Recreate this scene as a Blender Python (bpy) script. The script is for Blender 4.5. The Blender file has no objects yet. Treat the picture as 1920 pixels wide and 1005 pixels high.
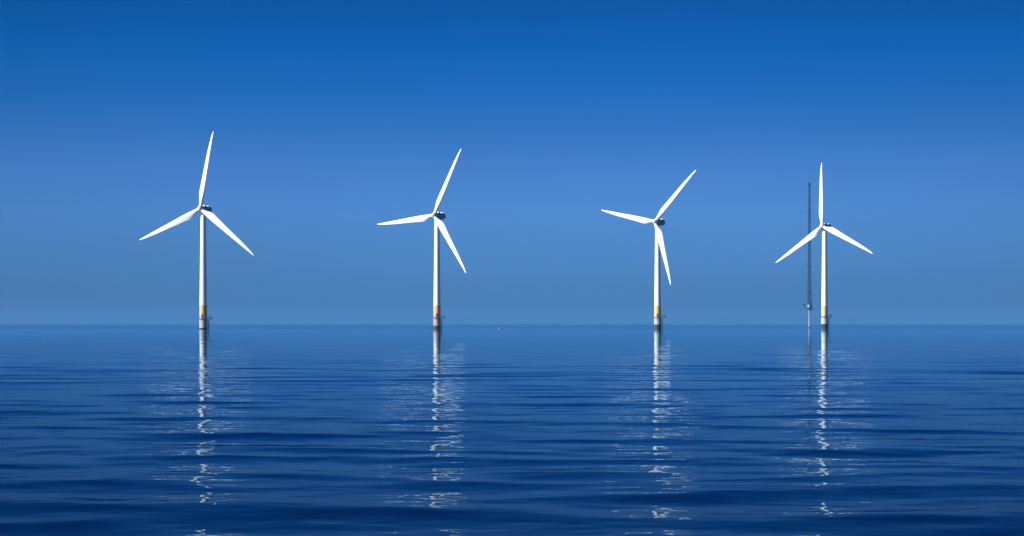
import bpy, bmesh, math, random
import numpy as np
from mathutils import Vector, Matrix

R = math.radians
S = bpy.context.scene
COL = S.collection
rnd = random.Random(7)
nrng = np.random.default_rng(11)

F, HOR, CX, EYE = 3500.0, 607.0, 960.0, 3.1      # focal length in photo pixels, horizon row, centre column, eye height
W_PH, H_PH = 1920.0, 1005.0
SUN_EL, SUN_ROT = R(27), R(249)

# ------------------------------------------------------------------ materials
def mat(name):
    m = bpy.data.materials.new(name); m.use_nodes = True
    nt = m.node_tree
    return m, nt, nt.nodes['Principled BSDF'], nt.nodes['Material Output']

def node(nt, kind, **kw):
    n = nt.nodes.new(kind)
    for k, v in kw.items(): setattr(n, k, v)
    return n

def mathn(nt, op, a, b=None, c=None, clamp=False):
    n = nt.nodes.new('ShaderNodeMath'); n.operation = op; n.use_clamp = clamp
    for i, v in enumerate((a, b, c)):
        if v is None: continue
        if isinstance(v, (int, float)): n.inputs[i].default_value = v
        else: nt.links.new(v, n.inputs[i])
    return n.outputs[0]

def paint(name, col, rough=0.4, dirt=0.12, scale=0.6, streak=(1, 1, .15), dirtcol=None):
    """painted steel or glass fibre with faint uneven grime and runs"""
    m, nt, b, out = mat(name)
    tc = node(nt, 'ShaderNodeTexCoord')
    mp = node(nt, 'ShaderNodeMapping'); mp.inputs['Scale'].default_value = streak
    nt.links.new(tc.outputs['Object'], mp.inputs['Vector'])
    nz = node(nt, 'ShaderNodeTexNoise'); nz.inputs['Scale'].default_value = scale; nz.inputs['Detail'].default_value = 6
    nt.links.new(mp.outputs['Vector'], nz.inputs['Vector'])
    rp = node(nt, 'ShaderNodeValToRGB')
    rp.color_ramp.elements[0].position = .35; rp.color_ramp.elements[1].position = .75
    rp.color_ramp.elements[0].color = (0, 0, 0, 1); rp.color_ramp.elements[1].color = (1, 1, 1, 1)
    nt.links.new(nz.outputs['Fac'], rp.inputs['Fac'])
    f = mathn(nt, 'MULTIPLY', rp.outputs['Color'], dirt)
    mx = node(nt, 'ShaderNodeMix', data_type='RGBA')
    dc = dirtcol or tuple(c * .45 for c in col)
    mx.inputs[6].default_value = (*col, 1); mx.inputs[7].default_value = (*dc, 1)
    nt.links.new(f, mx.inputs[0]); nt.links.new(mx.outputs[2], b.inputs['Base Color'])
    b.inputs['Roughness'].default_value = rough
    return m

def band_paint(name, top, low, z0, z1):
    """high-visibility paint, bleached and rubbed towards the walkway (object z from z0 to z1)"""
    m, nt, b, out = mat(name)
    tc = node(nt, 'ShaderNodeTexCoord')
    sx = node(nt, 'ShaderNodeSeparateXYZ'); nt.links.new(tc.outputs['Object'], sx.inputs[0])
    nz = node(nt, 'ShaderNodeTexNoise'); nz.inputs['Scale'].default_value = .7; nz.inputs['Detail'].default_value = 5
    nt.links.new(tc.outputs['Object'], nz.inputs['Vector'])
    wob = mathn(nt, 'MULTIPLY', mathn(nt, 'SUBTRACT', nz.outputs['Fac'], .5), 3.0)
    zz = mathn(nt, 'ADD', sx.outputs['Z'], wob)
    mr = node(nt, 'ShaderNodeMapRange', interpolation_type='SMOOTHSTEP')
    mr.inputs['From Min'].default_value = z0; mr.inputs['From Max'].default_value = z1
    nt.links.new(zz, mr.inputs['Value'])
    mx = node(nt, 'ShaderNodeMix', data_type='RGBA')
    mx.inputs[6].default_value = (*low, 1); mx.inputs[7].default_value = (*top, 1)
    nt.links.new(mr.outputs[0], mx.inputs[0]); nt.links.new(mx.outputs[2], b.inputs['Base Color'])
    b.inputs['Roughness'].default_value = .5
    return m

WHITE = paint('white_tower_paint', (.80, .80, .79), .45, .10, .5, (1, 1, .08), (.55, .53, .5))
BLADE = paint('white_blade_gelcoat', (.82, .82, .81), .35, .08, .35, (1, 1, .3), (.6, .58, .55))
HUBW = paint('pale_hub_paint', (.62, .63, .65), .4, .1)
NAC = paint('slate_nacelle_paint', (.10, .14, .19), .45, .25, 1.2)
NACD = paint('dark_louvre', (.02, .03, .05), .6, .2)
PALE = paint('pale_grey_metal', (.60, .62, .64), .4, .15)
STEEL = paint('dark_grey_galvanised_steel', (.10, .12, .15), .5, .3)
TIDE = paint('dark_tide_growth', (.022, .032, .042), .75, .6, 1.5, (1, 1, 1), (.012, .02, .018))
MAST = paint('dark_lattice_steel', (.008, .03, .07), .5, .3)
MPILE = paint('pinkish_grey_pile_paint', (.36, .33, .34), .55, .3, 1.0)
DOORM = paint('grey_brown_door', (.12, .09, .10), .5, .2)

# ------------------------------------------------------------------ mesh helpers
def mesh_obj(name, bm, material, parent=None, smooth=True, loc=(0, 0, 0), angle=35):
    me = bpy.data.meshes.new(name)
    bmesh.ops.recalc_face_normals(bm, faces=bm.faces)
    if smooth:
        for f in bm.faces: f.smooth = True
        for e in bm.edges:
            if len(e.link_faces) == 2 and e.calc_face_angle(0) > R(angle): e.smooth = False
    bm.to_mesh(me); bm.free()
    for m in (material if isinstance(material, (list, tuple)) else [material]): me.materials.append(m)
    o = bpy.data.objects.new(name, me); COL.objects.link(o); o.location = loc
    if parent: o.parent = parent
    return o

def rings(bm, prof, seg=48, cap=True, centre=(0, 0), M=None):
    """surface of revolution round z from (radius, z) pairs"""
    out = []
    for r, z in prof:
        ring = []
        for i in range(seg):
            a = 2 * math.pi * i / seg
            p = Vector((centre[0] + r * math.cos(a), centre[1] + r * math.sin(a), z))
            ring.append(bm.verts.new(M @ p if M else p))
        out.append(ring)
    for a, b in zip(out, out[1:]):
        for i in range(seg):
            bm.faces.new((a[i], a[(i + 1) % seg], b[(i + 1) % seg], b[i]))
    if cap:
        bm.faces.new(out[0]); bm.faces.new(out[-1])

def tube(bm, a, b, r, seg=6, r2=None):
    a, b = Vector(a), Vector(b); d = b - a
    if d.length < 1e-6: return
    q = d.to_track_quat('Z', 'Y').to_matrix().to_4x4(); q.translation = a
    rings(bm, [(r, 0), (r2 if r2 else r, d.length)], seg, True, (0, 0), q)

def box(bm, c, s, bev=0.0, M=None):
    t = bmesh.new(); bmesh.ops.create_cube(t, size=1)
    bmesh.ops.scale(t, vec=s, verts=t.verts)
    if bev: bmesh.ops.bevel(t, geom=list(t.edges), offset=bev, segments=2, affect='EDGES', profile=.6)
    bmesh.ops.translate(t, vec=c, verts=t.verts)
    vs = {v: bm.verts.new(M @ v.co if M else v.co) for v in t.verts}
    for f in t.faces: bm.faces.new([vs[v] for v in f.verts])
    t.free()

def torus(bm, r, z, t, seg=40, n=6, a0=0.0, a1=2 * math.pi):
    full = abs(a1 - a0 - 2 * math.pi) < 1e-6
    cnt = seg if full else seg + 1
    rr = []
    for i in range(cnt):
        a = a0 + (a1 - a0) * i / seg
        ring = []
        for k in range(n):
            b = 2 * math.pi * k / n
            q = r + t * math.cos(b)
            ring.append(bm.verts.new((q * math.cos(a), q * math.sin(a), z + t * math.sin(b))))
        rr.append(ring)
    for i in range(seg):
        A, B = rr[i], rr[(i + 1) % cnt]
        for k in range(n): bm.faces.new((A[k], A[(k + 1) % n], B[(k + 1) % n], B[k]))

def empty(name, loc, label, cat, group=None):
    o = bpy.data.objects.new(name, None); COL.objects.link(o); o.location = loc
    o.empty_display_size = 2
    o['label'] = label; o['category'] = cat
    if group: o['group'] = group
    return o

def at(px, D, z=0.0): return ((px - CX) / F * D, D, z)

# ------------------------------------------------------------------ wind turbines
def blade_bm(M, radius, flap):
    """one rotor blade: span along +z, chord along x (leading edge +x), upwind is -y"""
    st = [(1.15, 2.05, 1.0, 14), (2.2, 2.05, 1.0, 14), (3.6, 2.4, .82, 14), (5.4, 3.2, .58, 14), (7.2, 3.85, .44, 13),
          (8.8, 4.05, .36, 12), (11, 3.95, .31, 10), (14, 3.62, .27, 8), (18, 3.24, .24, 6), (23, 2.86, .21, 4.5),
          (28, 2.48, .20, 3), (33, 2.10, .19, 2), (37, 1.66, .18, 1.2), (40.5, 1.26, .18, .6), (43, .90, .18, .2),
          (44.6, .58, .18, 0), (45.6, .30, .18, 0), (46, .08, .2, 0)]
    n = 22; bm = bmesh.new(); prev = None; first = None
    for s, c, th, tw in st:
        z = s * radius / 46.0
        t = min(1.0, max(0.0, (s - 2.2) / 6.6)); t = t * t * (3 - 2 * t)
        le = 1.02 * (1 - t) + (.30 * 3.8) * t                       # distance of the leading edge ahead of the pitch axis
        le *= 1 if s < 11 else max(.1, 1 - (s - 11) / 35 * .86)
        ring = []
        for i in range(n):
            a = 2 * math.pi * i / n
            u = .5 * (1 + math.cos(a))                              # 1 at the leading edge, 0 at the trailing edge
            yr = .5 * math.sin(a) * c * th
            ya = math.copysign(1, math.sin(a)) * c * th * (1.4845 * math.sqrt(max(0, 1 - u)) - .63 * (1 - u) - 1.758 * (1 - u)**2 + 1.4215 * (1 - u)**3 - .518 * (1 - u)**4) if 0 < i != n // 2 else 0
            y = yr * (1 - t) + ya * t
            x = le - c * (1 - u)
            w = R(tw + 1.5)
            X = x * math.cos(w) + y * math.sin(w)
            Y = -x * math.sin(w) + y * math.cos(w) + flap * (s / 46.0)**2
            ring.append(bm.verts.new(M @ Vector((X, Y, z))))
        if prev:
            for i in range(n): bm.faces.new((prev[i], prev[(i + 1) % n], ring[(i + 1) % n], ring[i]))
        else: first = ring
        prev = ring
    bm.faces.new(first); bm.faces.new(prev)
    return bm

def turbine(p):
    D, tx = p['D'], p['tx']
    root = empty('wind_turbine', at(tx, D), p['label'], 'wind turbine', 'wind turbines standing in the sea')
    zp, zy, hz, ov = p['platform'], p['yellow'], p['hub'], p['over']
    # foundation below and round the waterline
    bm = bmesh.new(); rings(bm, [(2.36, -6), (2.36, p['tide'])]); mesh_obj('tide_band', bm, TIDE, root)
    bm = bmesh.new(); rings(bm, [(2.34, p['tide']), (2.34, zp - .25), (2.45, zp - .2), (2.45, zp - .05)])
    mesh_obj('foundation_pile', bm, paint('weathered_pile_paint', p['low'], .55, .45, .9, (1, 1, .3)), root)
    bm = bmesh.new(); rings(bm, [(2.30, zp + .12), (2.22, zp + .2), (2.20, zy - .2), (2.26, zy - .18), (2.26, zy)])
    tp = mesh_obj('transition_piece', bm, band_paint('faded_band_paint', p['top'], p['mid'], zp + .4, zp + 3.6), root)
    # door facing the camera, slightly right of the middle of the lit side
    da = R(-90) + R(p['door'])
    Md = Matrix.Translation((2.26 * math.cos(da), 2.26 * math.sin(da), zp + 1.55)) @ Matrix.Rotation(da, 4, 'Z')
    bm = bmesh.new(); box(bm, (0, 0, 0), (.16, .95, 2.1), .07, Md)
    dr = mesh_obj('door', bm, DOORM, tp)
    # walkway ring, stretched to the right
    bm = bmesh.new()
    rings(bm, [(2.46, zp - .12), (3.25, zp - .12), (3.25, zp + .1), (2.46, zp + .1), (2.46, zp - .12)], 48, False)
    deck = mesh_obj('platform', bm, STEEL, root)
    bm = bmesh.new(); box(bm, (4.25, -.2, zp - .03), (2.1, 2.2, .2), .03)
    for y in (-1.1, .7): tube(bm, (2.4, y, zp - 1.5), (4.9, y, zp - .12), .09)
    mesh_obj('landing_deck', bm, STEEL, deck)
    bm = bmesh.new()
    for h in (.55, 1.1): torus(bm, 3.2, zp + h, .035, 48, 5, R(22), R(338))
    for i in range(17):
        a = R(22 + 316 * i / 16)
        tube(bm, (3.2 * math.cos(a), 3.2 * math.sin(a), zp + .1), (3.2 * math.cos(a), 3.2 * math.sin(a), zp + 1.1), .035, 5)
    for h in (.55, 1.1):
        tube(bm, (3.0, -1.25, zp + h), (5.25, -1.25, zp + h), .035, 5)
        tube(bm, (5.25, -1.25, zp + h), (5.25, .85, zp + h), .035, 5)
        tube(bm, (3.0, .85, zp + h), (5.25, .85, zp + h), .035, 5)
    for x in (3.6, 4.4, 5.25):
        for y in (-1.25, .85): tube(bm, (x, y, zp), (x, y, zp + 1.1), .035, 5)
    mesh_obj('railing', bm, STEEL, deck)
    bm = bmesh.new(); box(bm, (4.6, -.3, zp + .62), (1.0, 1.0, 1.05), .06)
    mesh_obj('equipment_cabinet', bm, STEEL, deck)
    bm = bmesh.new(); tube(bm, (3.6, .5, zp), (3.6, .5, zp + 1.9), .09, 8); tube(bm, (3.6, .5, zp + 1.85), (4.9, .1, zp + 2.3), .07, 8)
    mesh_obj('davit_crane', bm, STEEL, deck)
    # boat landing with ladder on the shaded side
    bm = bmesh.new()
    for y in (-.9, .5):
        tube(bm, (3.05, y, -3), (3.05, y, zp - 1.7), .16, 8)
        for z in (.8, 3.2): tube(bm, (2.2, y, z), (3.05, y, z), .11, 6)
        tube(bm, (3.05, y, zp - 1.7), (2.3, y, zp - 1.2), .14, 8)
    mesh_obj('boat_landing', bm, STEEL, root)
    bm = bmesh.new()
    for y in (-.45, .05): tube(bm, (2.85, y, -1), (2.85, y, zp + .1), .045, 6)
    z = -.8
    while z < zp: tube(bm, (2.85, -.45, z), (2.85, .05, z), .03, 5); z += .34
    mesh_obj('ladder', bm, STEEL, root)
    # tower
    top = hz - 1.75
    prof = [(2.16, zy)]
    for k in range(1, 4):
        z = zy + (top - zy) * k / 3; r = 2.16 - .62 * k / 3
        prof += [(r + .004, z - .12), (r + .035, z - .1), (r + .035, z), (r, z + .01)] if k < 3 else [(r, z)]
    bm = bmesh.new(); rings(bm, prof, 64); mesh_obj('tower', bm, WHITE, root)
    bm = bmesh.new(); rings(bm, [(1.62, top), (1.7, top + .05), (1.7, top + .4)], 48); mesh_obj('yaw_bearing', bm, STEEL, root)
    # head: everything that yaws and tilts with the nacelle
    Mh = Matrix.Translation((0, 0, hz)) @ Matrix.Rotation(-p['yaw'], 4, 'Z') @ Matrix.Rotation(R(-4), 4, 'X')
    # nacelle from lofted rounded sections along local y
    bm = bmesh.new(); prev = None
    secs = [(-ov + 1.75, 1.3, 1.3, .1), (-ov + 2.0, 1.62, 1.55, .12), (.4, 1.8, 1.85, .14), (3.0, 1.84, 1.95, .16), (5.4, 1.8, 1.88, .2), (6.7, 1.64, 1.55, .36), (7.1, 1.42, 1.25, .44)]
    for y, hw, hh, dz in secs:
        ring = []
        for i in range(32):
            a = 2 * math.pi * i / 32
            ca, sa = math.cos(a), math.sin(a)
            e = .42
            ring.append(bm.verts.new(Mh @ Vector((hw * math.copysign(abs(ca)**e, ca), y, dz + hh * math.copysign(abs(sa)**e, sa)))))
        if prev:
            for i in range(32): bm.faces.new((prev[i], prev[(i + 1) % 32], ring[(i + 1) % 32], ring[i]))
        else: bm.faces.new(ring)
        prev = ring
    bm.faces.new(prev)
    nac = mesh_obj('nacelle', bm, NAC, root)
    bm = bmesh.new()
    for sx in (-1, 1): box(bm, (sx * 1.85, 3.4, .12), (.1, 4.4, .42), .03, Mh)
    mesh_obj('louvre_strip', bm, NACD, nac)
    bm = bmesh.new(); box(bm, (0, .9, 2.2), (2.0, 1.5, .62), .12, Mh); mesh_obj('roof_hatch', bm, PALE, nac)
    bm = bmesh.new(); box(bm, (0, 4.6, 2.25), (2.5, 1.6, .7), .12, Mh); mesh_obj('cooler', bm, PALE, nac)
    for x in (-.7, .7):
        bm = bmesh.new()
        tube(bm, Mh @ Vector((x, 6.2, 1.7)), Mh @ Vector((x, 6.2, 3.2)), .05); tube(bm, Mh @ Vector((x - .3, 6.2, 3.15)), Mh @ Vector((x + .3, 6.2, 3.15)), .06)
        mesh_obj('wind_sensor', bm, PALE, nac)
    # hub and spinner
    Mz = Mh @ Matrix.Translation((0, -ov, 0)) @ Matrix.Rotation(R(90), 4, 'X')   # local +z looks upwind
    bm = bmesh.new()
    rings(bm, [(1.25, -1.72), (1.58, -1.6), (1.66, -.6), (1.66, .35), (1.55, .9), (1.3, 1.4), (.9, 1.8), (.45, 2.02), (.06, 2.08)], 48, True, (0, 0), Mz)
    hub = mesh_obj('hub', bm, HUBW, root)
    for k in range(3):
        a = p['phase'] + k * 2 * math.pi / 3
        Mb = Mh @ Matrix.Translation((0, -ov, 0)) @ Matrix.Rotation(a, 4, 'Y')
        bm = blade_bm(Mb, p['R'], p['flap']); mesh_obj('blade', bm, BLADE, root, angle=50)
        bm = bmesh.new(); rings(bm, [(1.12, 1.25), (1.2, 1.3), (1.2, 1.85), (1.1, 1.9)], 32, True, (0, 0), Mb)
        mesh_obj('blade_collar', bm, HUBW, hub)
    return root

TURBINES = [
    dict(tx=381.2, D=1094, hub=70.15, yaw=.398, phase=.131, R=45.9, flap=1.19, over=3.2, platform=6.15, yellow=13.9, tide=.7, door=-14,
         top=(.68, .38, .10), mid=(.50, .40, .38), low=(.42, .34, .29),
         label='largest white wind turbine, yellow base band, top blade nearly upright, at far left'),
    dict(tx=819.5, D=1159, hub=70.1, yaw=.592, phase=.428, R=44.8, flap=.1, over=3.2, platform=6.9, yellow=14.5, tide=2.0, door=-8,
         top=(.78, .37, .09), mid=(.52, .34, .26), low=(.46, .29, .25),
         label='white wind turbine with the strongest orange base band, one blade pointing left and slightly down'),
    dict(tx=1233, D=1232, hub=70.2, yaw=.635, phase=.736, R=44.3, flap=.4, over=3.2, platform=7.35, yellow=14.9, tide=2.6, door=-10,
         top=(.70, .45, .14), mid=(.60, .50, .42), low=(.42, .44, .34),
         label='white wind turbine whose lowest blade hangs across its tower, pale yellow base band'),
    dict(tx=1546, D=1301, hub=70.7, yaw=.703, phase=-.059, R=45.0, flap=.59, over=3.2, platform=8.15, yellow=15.5, tide=2.9, door=20,
         top=(.70, .46, .15), mid=(.62, .54, .46), low=(.44, .47, .39),
         label='smallest white wind turbine, standing beside the thin lattice mast, top blade straight up'),
]
for t in TURBINES: turbine(t)

# ------------------------------------------------------------------ lattice measuring mast
def weather_mast():
    D = 1345.0
    k = D / F
    Z = lambda y: EYE + (HOR - y) * k
    root = empty('weather_mast', at(1517.6, D), 'thin dark lattice mast on a pale pile behind the right-hand turbine blade', 'mast')
    zd, zt = Z(578.5), Z(345)
    bm = bmesh.new(); rings(bm, [(.62, -6), (.62, .9)], 32); mesh_obj('tide_band', bm, TIDE, root)
    bm = bmesh.new(); rings(bm, [(.56, .9), (.56, zd - 2.2), (1.15, zd - .9), (1.15, zd - .15)], 32); mesh_obj('pile', bm, MPILE, root)
    bm = bmesh.new(); box(bm, (0, 0, zd), (5.0, 4.2, .3), .04)
    for s in (-1, 1): tube(bm, (s * .5, 0, zd - 2.6), (s * 2.3, 0, zd - .2), .13)
    deck = mesh_obj('platform', bm, MAST, root)
    bm = bmesh.new()
    for h in (.6, 1.15):
        for a, b in (((-2.4, -2), (2.4, -2)), ((2.4, -2), (2.4, 2)), ((2.4, 2), (-2.4, 2)), ((-2.4, 2), (-2.4, -2))):
            tube(bm, (*a, zd + h), (*b, zd + h), .05, 5)
    for x in (-2.4, -1.2, 0, 1.2, 2.4):
        for y in (-2, 2): tube(bm, (x, y, zd), (x, y, zd + 1.15), .05, 5)
    mesh_obj('railing', bm, MAST, deck)
    bm = bmesh.new(); box(bm, (-.75, -1.2, zd + 1.45), (1.3, 1.2, 2.4), .08); mesh_obj('control_cabinet', bm, PALE, deck)
    bm = bmesh.new(); box(bm, (1.1, -.6, zd + 2.6), (1.0, 1.2, 4.6), .06); mesh_obj('battery_rack', bm, MAST, deck)
    bm = bmesh.new(); box(bm, (-3.9, 0, zd + 2.6), (1.1, .9, 1.3), .3); tube(bm, (-2.4, 0, zd + .3), (-3.9, 0, zd + 2.3), .06)
    mesh_obj('solar_panel', bm, MAST, deck)
    # tapering triangular lattice
    w = lambda z: 1.32 + (.55 - 1.32) * (z - zd) / (zt - zd)
    ang = [R(-150), R(-30), R(90)]
    P = lambda i, z: Vector((w(z) * 1.1 * math.cos(ang[i % 3]), w(z) * 1.1 * math.sin(ang[i % 3]), z))
    bm = bmesh.new(); n = 28
    zs = [zd + (zt - zd) * i / n for i in range(n + 1)]
    for a, b in zip(zs, zs[1:]):
        for i in range(3):
            tube(bm, P(i, a), P(i, b), .10 + .13 * (zt - a) / (zt - zd), 6)
            tube(bm, P(i, a), P(i + 1, a), .04, 5)
            tube(bm, P(i, a), P(i + 1, b), .045, 5); tube(bm, P(i + 1, a), P(i, b), .045, 5)
    mesh_obj('lattice_frame', bm, MAST, root)
    bm = bmesh.new()
    for x in (.25, .6): tube(bm, (x * w(zd), -.35, zd), (x * w(zt), -.2, zt), .08, 5)
    z = zd
    while z < zt:
        f = w(z); tube(bm, (.25 * f, -.3, z), (.6 * f, -.3, z), .035, 4); z += .45
    mesh_obj('ladder', bm, MAST, root)
    for y, l, r in ((376, 2.3, 2.3), (397.5, 3.1, 3.0), (405, .9, 1.2), (440, 1.0, .9), (500, 3.4, .8), (548, 1.6, 1.4)):
        z = Z(y); bm = bmesh.new()
        tube(bm, (-l, -.1, z), (r, -.1, z), .09, 6)
        for x in (-l, r):
            tube(bm, (x, -.1, z), (x, -.1, z + .8), .05, 5); box(bm, (x, -.1, z + .9), (.32, .32, .22), .05)
        box(bm, (.15, -.15, z), (1.1, 1.0, .7), .06)
        mesh_obj('sensor_boom', bm, MAST, root)
    bm = bmesh.new(); box(bm, (0, 0, Z(346)), (1.35, 1.2, 2.6), .15); mesh_obj('lantern_box', bm, MAST, root)
    bm = bmesh.new(); tube(bm, (.05, 0, Z(343)), (.05, 0, Z(334)), .09, 6, .04); mesh_obj('antenna', bm, MAST, root)
weather_mast()

# ------------------------------------------------------------------ tiny boat
BOATP = paint('faded_blue_grey_boat_paint', (.46, .52, .58), .5, .2)
def small_boat():
    D = 1120.0
    root = empty('small_boat', at(938.5, D), 'tiny pale boat far out on the water between the two middle turbines', 'boat')
    bm = bmesh.new(); prev = None
    for x, hw, zk, zs in ((-1.5, .62, -.12, .48), (-.6, .72, -.18, .5), (.4, .68, -.18, .55), (1.1, .42, -.1, .64), (1.6, .05, .2, .74)):
        ring = [bm.verts.new((x, s * hw * f, z)) for s, f, z in ((-1, 1, zs), (-1, .8, zk + .12), (0, 0, zk), (1, .8, zk + .12), (1, 1, zs))]
        if prev:
            for i in range(4): bm.faces.new((prev[i], prev[i + 1], ring[i + 1], ring[i]))
            bm.faces.new((prev[0], ring[0], ring[4], prev[4]))
        else: bm.faces.new(ring)
        prev = ring
    bm.faces.new(prev)
    mesh_obj('hull', bm, BOATP, root)
    bm = bmesh.new(); box(bm, (.1, 0, .88), (.9, .8, .7), .1); mesh_obj('cabin', bm, BOATP, root)
    root.rotation_euler = (0, 0, R(20)); root.scale = (.65, .65, .65)
small_boat()

# ------------------------------------------------------------------ sea
def sea():
    dense = np.arange(-17.5, 17.5001, .045)
    side = 17.5 + np.cumsum(np.geomspace(.08, 4.0, 62)); side = np.concatenate([side, np.arange(side[-1] + 4, 178, 4)])
    az = np.radians(np.concatenate([-side[::-1], dense, side]))
    k = 1867 * EYE
    near = k / np.arange(k / 1.5, k / 19, -30)
    mid = k / np.arange(k / 19, k / 130, -.34)
    far = np.geomspace(131, 20000, 80)
    rr = np.concatenate([near, mid, far])
    A, D = np.meshgrid(az, rr)
    X = (D * np.sin(A)); Y = (D * np.cos(A)); Z = np.zeros_like(X)
    env = np.clip((135 - D) / 75, 0, 1); env = env * env * (3 - 2 * env)
    dX = np.zeros_like(X); dY = np.zeros_like(X)
    sel = env > 0
    x, y = X[sel], Y[sel]
    h = np.zeros_like(x); gx = np.zeros_like(x); gy = np.zeros_like(x)
    def family(n, l0, l1, spread, slope):
        return (np.exp(nrng.uniform(np.log(l0), np.log(l1), n)), nrng.normal(0, R(spread), n) + R(3),
                nrng.uniform(0, 2 * np.pi, n), np.full(n, slope * math.sqrt(2.0 / n)))
    fam = [family(26, 3.6, 10, 22, .026), family(12, 4.2, 8.5, 26, .023), family(40, 1.5, 4.0, 32, .020), family(44, .45, 1.5, 42, .011)]
    lam, th, ph, sl = [np.concatenate(v) for v in zip(*fam)]
    for L, t, p, s in zip(lam, th, ph, sl):
        kk = 2 * np.pi / L; a = s / kk
        kx, ky = math.sin(t), math.cos(t)
        # patchy wave groups so that crests start and fade out
        g = .45 + .95 * np.sin(kk * .16 * (x * ky - y * kx * .5) + 3 * p) * np.sin(kk * .17 * (x * kx + y * ky) + 5 * p)
        f = kk * (kx * x + ky * y) + p
        h += a * g * np.sin(f)
        gx += 5.5 * a * g * kx * np.cos(f); gy += 5.5 * a * g * ky * np.cos(f)
    e = env[sel]
    Z[sel] = h * e
    X[sel] += gx * e; Y[sel] += gy * e
    nr, na = X.shape
    co = np.stack([X, Y, Z], -1).reshape(-1, 3)
    i = np.arange(nr * na).reshape(nr, na)
    q = np.stack([i[:-1, :-1], i[1:, :-1], i[1:, 1:], i[:-1, 1:]], -1).reshape(-1, 4)
    wrap = np.stack([i[:-1, -1], i[1:, -1], i[1:, 0], i[:-1, 0]], -1)      # close the circle behind the viewer
    q = np.concatenate([q, wrap])
    q = q[:, ::-1] if True else q
    me = bpy.data.meshes.new('water')
    me.vertices.add(len(co)); me.vertices.foreach_set('co', co.astype(np.float32).ravel())
    me.loops.add(q.size); me.loops.foreach_set('vertex_index', q.astype(np.int32).ravel())
    me.polygons.add(len(q)); me.polygons.foreach_set('loop_start', np.arange(0, q.size, 4, dtype=np.int32))
    me.polygons.foreach_set('loop_total', np.full(len(q), 4, dtype=np.int32))
    me.polygons.foreach_set('use_smooth', np.ones(len(q), bool))
    me.update(); me.validate()
    o = bpy.data.objects.new('water', me); COL.objects.link(o); o['kind'] = 'structure'
    if me.polygons[len(q) // 2].normal.z < 0: me.flip_normals()
    me.materials.append(water_material())

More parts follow.
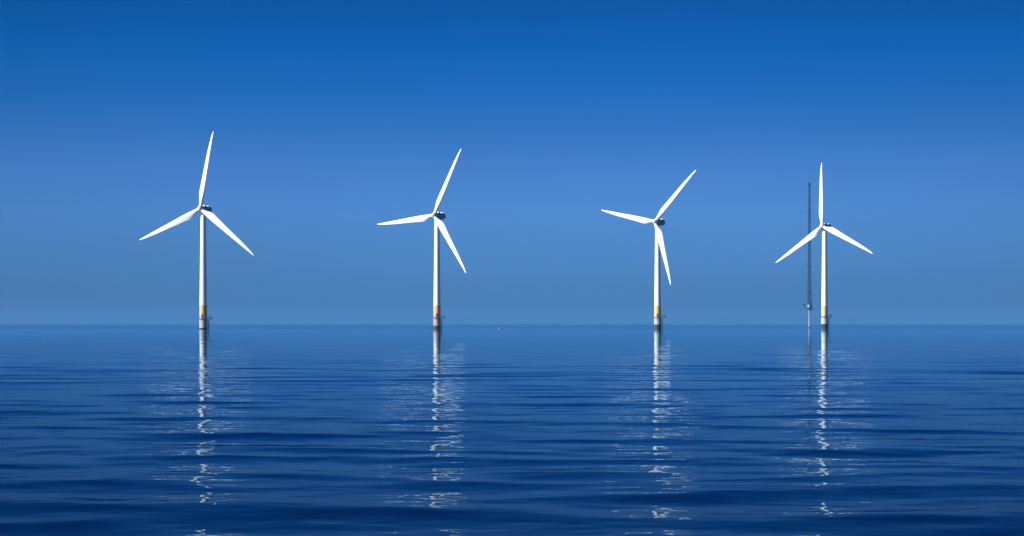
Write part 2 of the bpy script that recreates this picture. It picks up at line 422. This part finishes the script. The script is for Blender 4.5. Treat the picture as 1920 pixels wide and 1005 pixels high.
def water_material():
    m, nt, b, out = mat('sea_water')
    geo = node(nt, 'ShaderNodeNewGeometry')
    sep = node(nt, 'ShaderNodeSeparateXYZ'); nt.links.new(geo.outputs['Position'], sep.inputs[0])
    yy = mathn(nt, 'MAXIMUM', sep.outputs['Y'], 1.0)
    ln = node(nt, 'ShaderNodeVectorMath', operation='LENGTH'); nt.links.new(geo.outputs['Position'], ln.inputs[0])
    dist = ln.outputs['Value']
    def slopes(vec, detail, seed, rough=.5):
        mp = node(nt, 'ShaderNodeMapping'); mp.inputs['Scale'].default_value = vec; mp.inputs['Location'].default_value = seed
        mp.inputs['Rotation'].default_value = (0, 0, R(3))
        nt.links.new(geo.outputs['Position'], mp.inputs['Vector'])
        nz = node(nt, 'ShaderNodeTexNoise'); nz.inputs['Scale'].default_value = 1; nz.inputs['Detail'].default_value = detail
        nz.inputs['Roughness'].default_value = rough
        nt.links.new(mp.outputs['Vector'], nz.inputs['Vector'])
        s = node(nt, 'ShaderNodeSeparateColor'); nt.links.new(nz.outputs['Color'], s.inputs[0])
        return [mathn(nt, 'MULTIPLY', mathn(nt, 'SUBTRACT', s.outputs[c], .5), 8.0) for c in (0, 1)]
    # long waves of the middle distance, dying away to a calm slick round the turbines
    lx, ly = slopes((.11, .42, 1), 3, (3.1, 7.7, 0), .55)
    fx, fy = slopes((1.1, 3.2, 1), 2, (11, 2, 0), .5)
    decay = mathn(nt, 'POWER', mathn(nt, 'DIVIDE', 105.0, mathn(nt, 'MAXIMUM', yy, 105.0)), 1.35)
    mr = node(nt, 'ShaderNodeMapRange', interpolation_type='SMOOTHSTEP')
    mr.inputs['From Min'].default_value = 60; mr.inputs['From Max'].default_value = 135
    nt.links.new(dist, mr.inputs['Value'])
    ampL = mathn(nt, 'MULTIPLY', mathn(nt, 'MULTIPLY', decay, mr.outputs[0]), .053)
    ampF = mathn(nt, 'MULTIPLY', decay, .007)
    # wind-ruffled open water beyond the slick
    rf = node(nt, 'ShaderNodeMapRange', interpolation_type='SMOOTHSTEP')
    rf.inputs['From Min'].default_value = 1096; rf.inputs['From Max'].default_value = 1135
    en = node(nt, 'ShaderNodeTexNoise'); en.inputs['Scale'].default_value = .012; en.inputs['Detail'].default_value = 4
    nt.links.new(geo.outputs['Position'], en.inputs['Vector'])
    nt.links.new(mathn(nt, 'ADD', yy, mathn(nt, 'MULTIPLY', mathn(nt, 'SUBTRACT', en.outputs['Fac'], .5), 160.0)), rf.inputs['Value'])
    ampR = mathn(nt, 'MULTIPLY', rf.outputs[0], .045)
    ampL = mathn(nt, 'ADD', ampL, ampR)
    SX = mathn(nt, 'ADD', mathn(nt, 'MULTIPLY', mathn(nt, 'MULTIPLY', lx, ampL), .42), mathn(nt, 'MULTIPLY', mathn(nt, 'MULTIPLY', fx, ampF), .7))
    # wave fronts are steeper on the side that faces the near shore
    ly = mathn(nt, 'SUBTRACT', ly, mathn(nt, 'MULTIPLY', decay, .5))
    SY = mathn(nt, 'ADD', mathn(nt, 'MULTIPLY', ly, ampL), mathn(nt, 'MULTIPLY', fy, ampF))
    cb = node(nt, 'ShaderNodeCombineXYZ'); nt.links.new(SX, cb.inputs[0]); nt.links.new(SY, cb.inputs[1])
    ad = node(nt, 'ShaderNodeVectorMath', operation='ADD'); nt.links.new(geo.outputs['Normal'], ad.inputs[0]); nt.links.new(cb.outputs[0], ad.inputs[1])
    nm = node(nt, 'ShaderNodeVectorMath', operation='NORMALIZE'); nt.links.new(ad.outputs[0], nm.inputs[0])
    # painted darkening: mirror strength ramped down from the slick towards the near water
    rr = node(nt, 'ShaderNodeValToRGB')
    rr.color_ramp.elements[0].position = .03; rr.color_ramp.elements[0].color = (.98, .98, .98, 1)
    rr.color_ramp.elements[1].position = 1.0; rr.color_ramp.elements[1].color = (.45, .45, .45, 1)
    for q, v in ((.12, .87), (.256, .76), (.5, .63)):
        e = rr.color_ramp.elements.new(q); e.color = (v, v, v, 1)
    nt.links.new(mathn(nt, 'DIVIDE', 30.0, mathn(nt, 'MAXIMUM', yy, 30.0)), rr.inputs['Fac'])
    fr = node(nt, 'ShaderNodeFresnel'); fr.inputs['IOR'].default_value = 1.30; nt.links.new(nm.outputs[0], fr.inputs['Normal'])
    gl = node(nt, 'ShaderNodeBsdfGlossy'); gl.inputs['Roughness'].default_value = .012; gl.inputs['Color'].default_value = (.66, .88, 1, 1); nt.links.new(nm.outputs[0], gl.inputs['Normal'])
    df = node(nt, 'ShaderNodeBsdfDiffuse'); df.inputs['Color'].default_value = (.0005, .009, .041, 1)
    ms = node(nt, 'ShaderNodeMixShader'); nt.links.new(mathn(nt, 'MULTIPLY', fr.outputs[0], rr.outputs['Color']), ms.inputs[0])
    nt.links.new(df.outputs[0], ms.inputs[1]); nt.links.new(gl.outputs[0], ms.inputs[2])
    nt.links.new(ms.outputs[0], out.inputs['Surface']); nt.nodes.remove(b)
    return m
sea()

# ------------------------------------------------------------------ thin sea haze
def haze():
    bm = bmesh.new(); box(bm, (0, 0, 58), (42000, 42000, 130))
    m = bpy.data.materials.new('thin_sea_haze'); m.use_nodes = True
    t = m.node_tree; t.nodes.clear()
    o = t.nodes.new('ShaderNodeOutputMaterial'); v = t.nodes.new('ShaderNodeVolumePrincipled')
    v.inputs['Color'].default_value = (.13, .375, .74, 1); v.inputs['Density'].default_value = HAZE; v.inputs['Anisotropy'].default_value = 0
    t.links.new(v.outputs[0], o.inputs['Volume'])
    h = mesh_obj('haze', bm, m, smooth=False); h['kind'] = 'stuff'
HAZE = 0.75e-4
haze()

# ------------------------------------------------------------------ sky, sun, camera
w = bpy.data.worlds.new('World'); S.world = w; w.use_nodes = True
nt = w.node_tree; bg = nt.nodes['Background']
sky = node(nt, 'ShaderNodeTexSky', sky_type='NISHITA', sun_disc=False)
sky.sun_elevation = SUN_EL; sky.sun_rotation = SUN_ROT; sky.altitude = 0; sky.air_density = 1; sky.dust_density = .3; sky.ozone_density = 2
tc = node(nt, 'ShaderNodeTexCoord'); sp = node(nt, 'ShaderNodeSeparateXYZ'); nt.links.new(tc.outputs['Generated'], sp.inputs[0])
rp = node(nt, 'ShaderNodeValToRGB'); cr = rp.color_ramp; cr.interpolation = 'LINEAR'
# clear polarised blue: a filter over the sky texture by elevation
stops = [(0.0, (.068, .245, .92)), (.030, (.130, .385, 1.13)), (.059, (.170, .44, 1.18)), (.082, (.155, .41, 1.10)), (.100, (.095, .36, .98)), (.120, (.042, .322, .92)),
         (.146, (.004, .285, .84)), (.19, (.003, .20, .62)), (.30, (.003, .10, .34)), (.50, (.03, .2, .5)), (.85, (.4, .6, 1.1))]
stops = [(z, tuple(c / 1.68 for c in col)) for z, col in stops]
cr.elements[0].position = 0; cr.elements[0].color = (*[c / 1.5 for c in stops[0][1]], 1)
cr.elements[1].position = stops[-1][0]; cr.elements[1].color = (*[c / 1.5 for c in stops[-1][1]], 1)
for p_, c_ in stops[1:-1]:
    e = cr.elements.new(p_); e.color = (*[c / 1.5 for c in c_], 1)
nt.links.new(sp.outputs['Z'], rp.inputs['Fac'])
mx = node(nt, 'ShaderNodeMix', data_type='RGBA', blend_type='MULTIPLY'); mx.inputs[0].default_value = 1
nt.links.new(sky.outputs[0], mx.inputs[6]); nt.links.new(rp.outputs['Color'], mx.inputs[7])
# vignette painted into the sky colour towards the sides, plus faint soft haze patches
x_ = sp.outputs['X']
lat = mathn(nt, 'SUBTRACT', mathn(nt, 'SUBTRACT', 1.0, mathn(nt, 'MULTIPLY', x_, .22)), mathn(nt, 'MULTIPLY', mathn(nt, 'MINIMUM', mathn(nt, 'MULTIPLY', x_, x_), .08), 1.9))
smp = node(nt, 'ShaderNodeMapping'); smp.inputs['Scale'].default_value = (3.2, 3.2, 9); nt.links.new(tc.outputs['Generated'], smp.inputs['Vector'])
snz = node(nt, 'ShaderNodeTexNoise'); snz.inputs['Scale'].default_value = 1.6; snz.inputs['Detail'].default_value = 3; nt.links.new(smp.outputs['Vector'], snz.inputs['Vector'])
lat = mathn(nt, 'MULTIPLY', lat, mathn(nt, 'ADD', .91, mathn(nt, 'MULTIPLY', snz.outputs['Fac'], .18)))
mv = node(nt, 'ShaderNodeVectorMath', operation='SCALE'); nt.links.new(mx.outputs[2], mv.inputs[0]); nt.links.new(lat, mv.inputs['Scale'])
nt.links.new(mv.outputs[0], bg.inputs['Color']); bg.inputs['Strength'].default_value = .15

sl = bpy.data.lights.new('sun', 'SUN'); sl.energy = 5.0; sl.angle = R(.5); sl.color = (1, .975, .94)
so = bpy.data.objects.new('sun', sl); COL.objects.link(so)
sd = Vector((math.sin(SUN_ROT) * math.cos(SUN_EL), math.cos(SUN_ROT) * math.cos(SUN_EL), math.sin(SUN_EL)))
so.rotation_euler = sd.to_track_quat('Z', 'Y').to_euler()

cd = bpy.data.cameras.new('camera'); cd.sensor_width = 36; cd.lens = 36 * F / W_PH
cd.shift_y = (HOR - H_PH / 2) / W_PH
cd.clip_start = .1; cd.clip_end = 100000
co = bpy.data.objects.new('camera', cd); COL.objects.link(co); co.location = (0, 0, EYE); co.rotation_euler = (R(90), 0, 0)
S.camera = co
S.view_settings.view_transform = 'Standard'; S.view_settings.look = 'None'; S.view_settings.gamma = 1; S.view_settings.exposure = .75
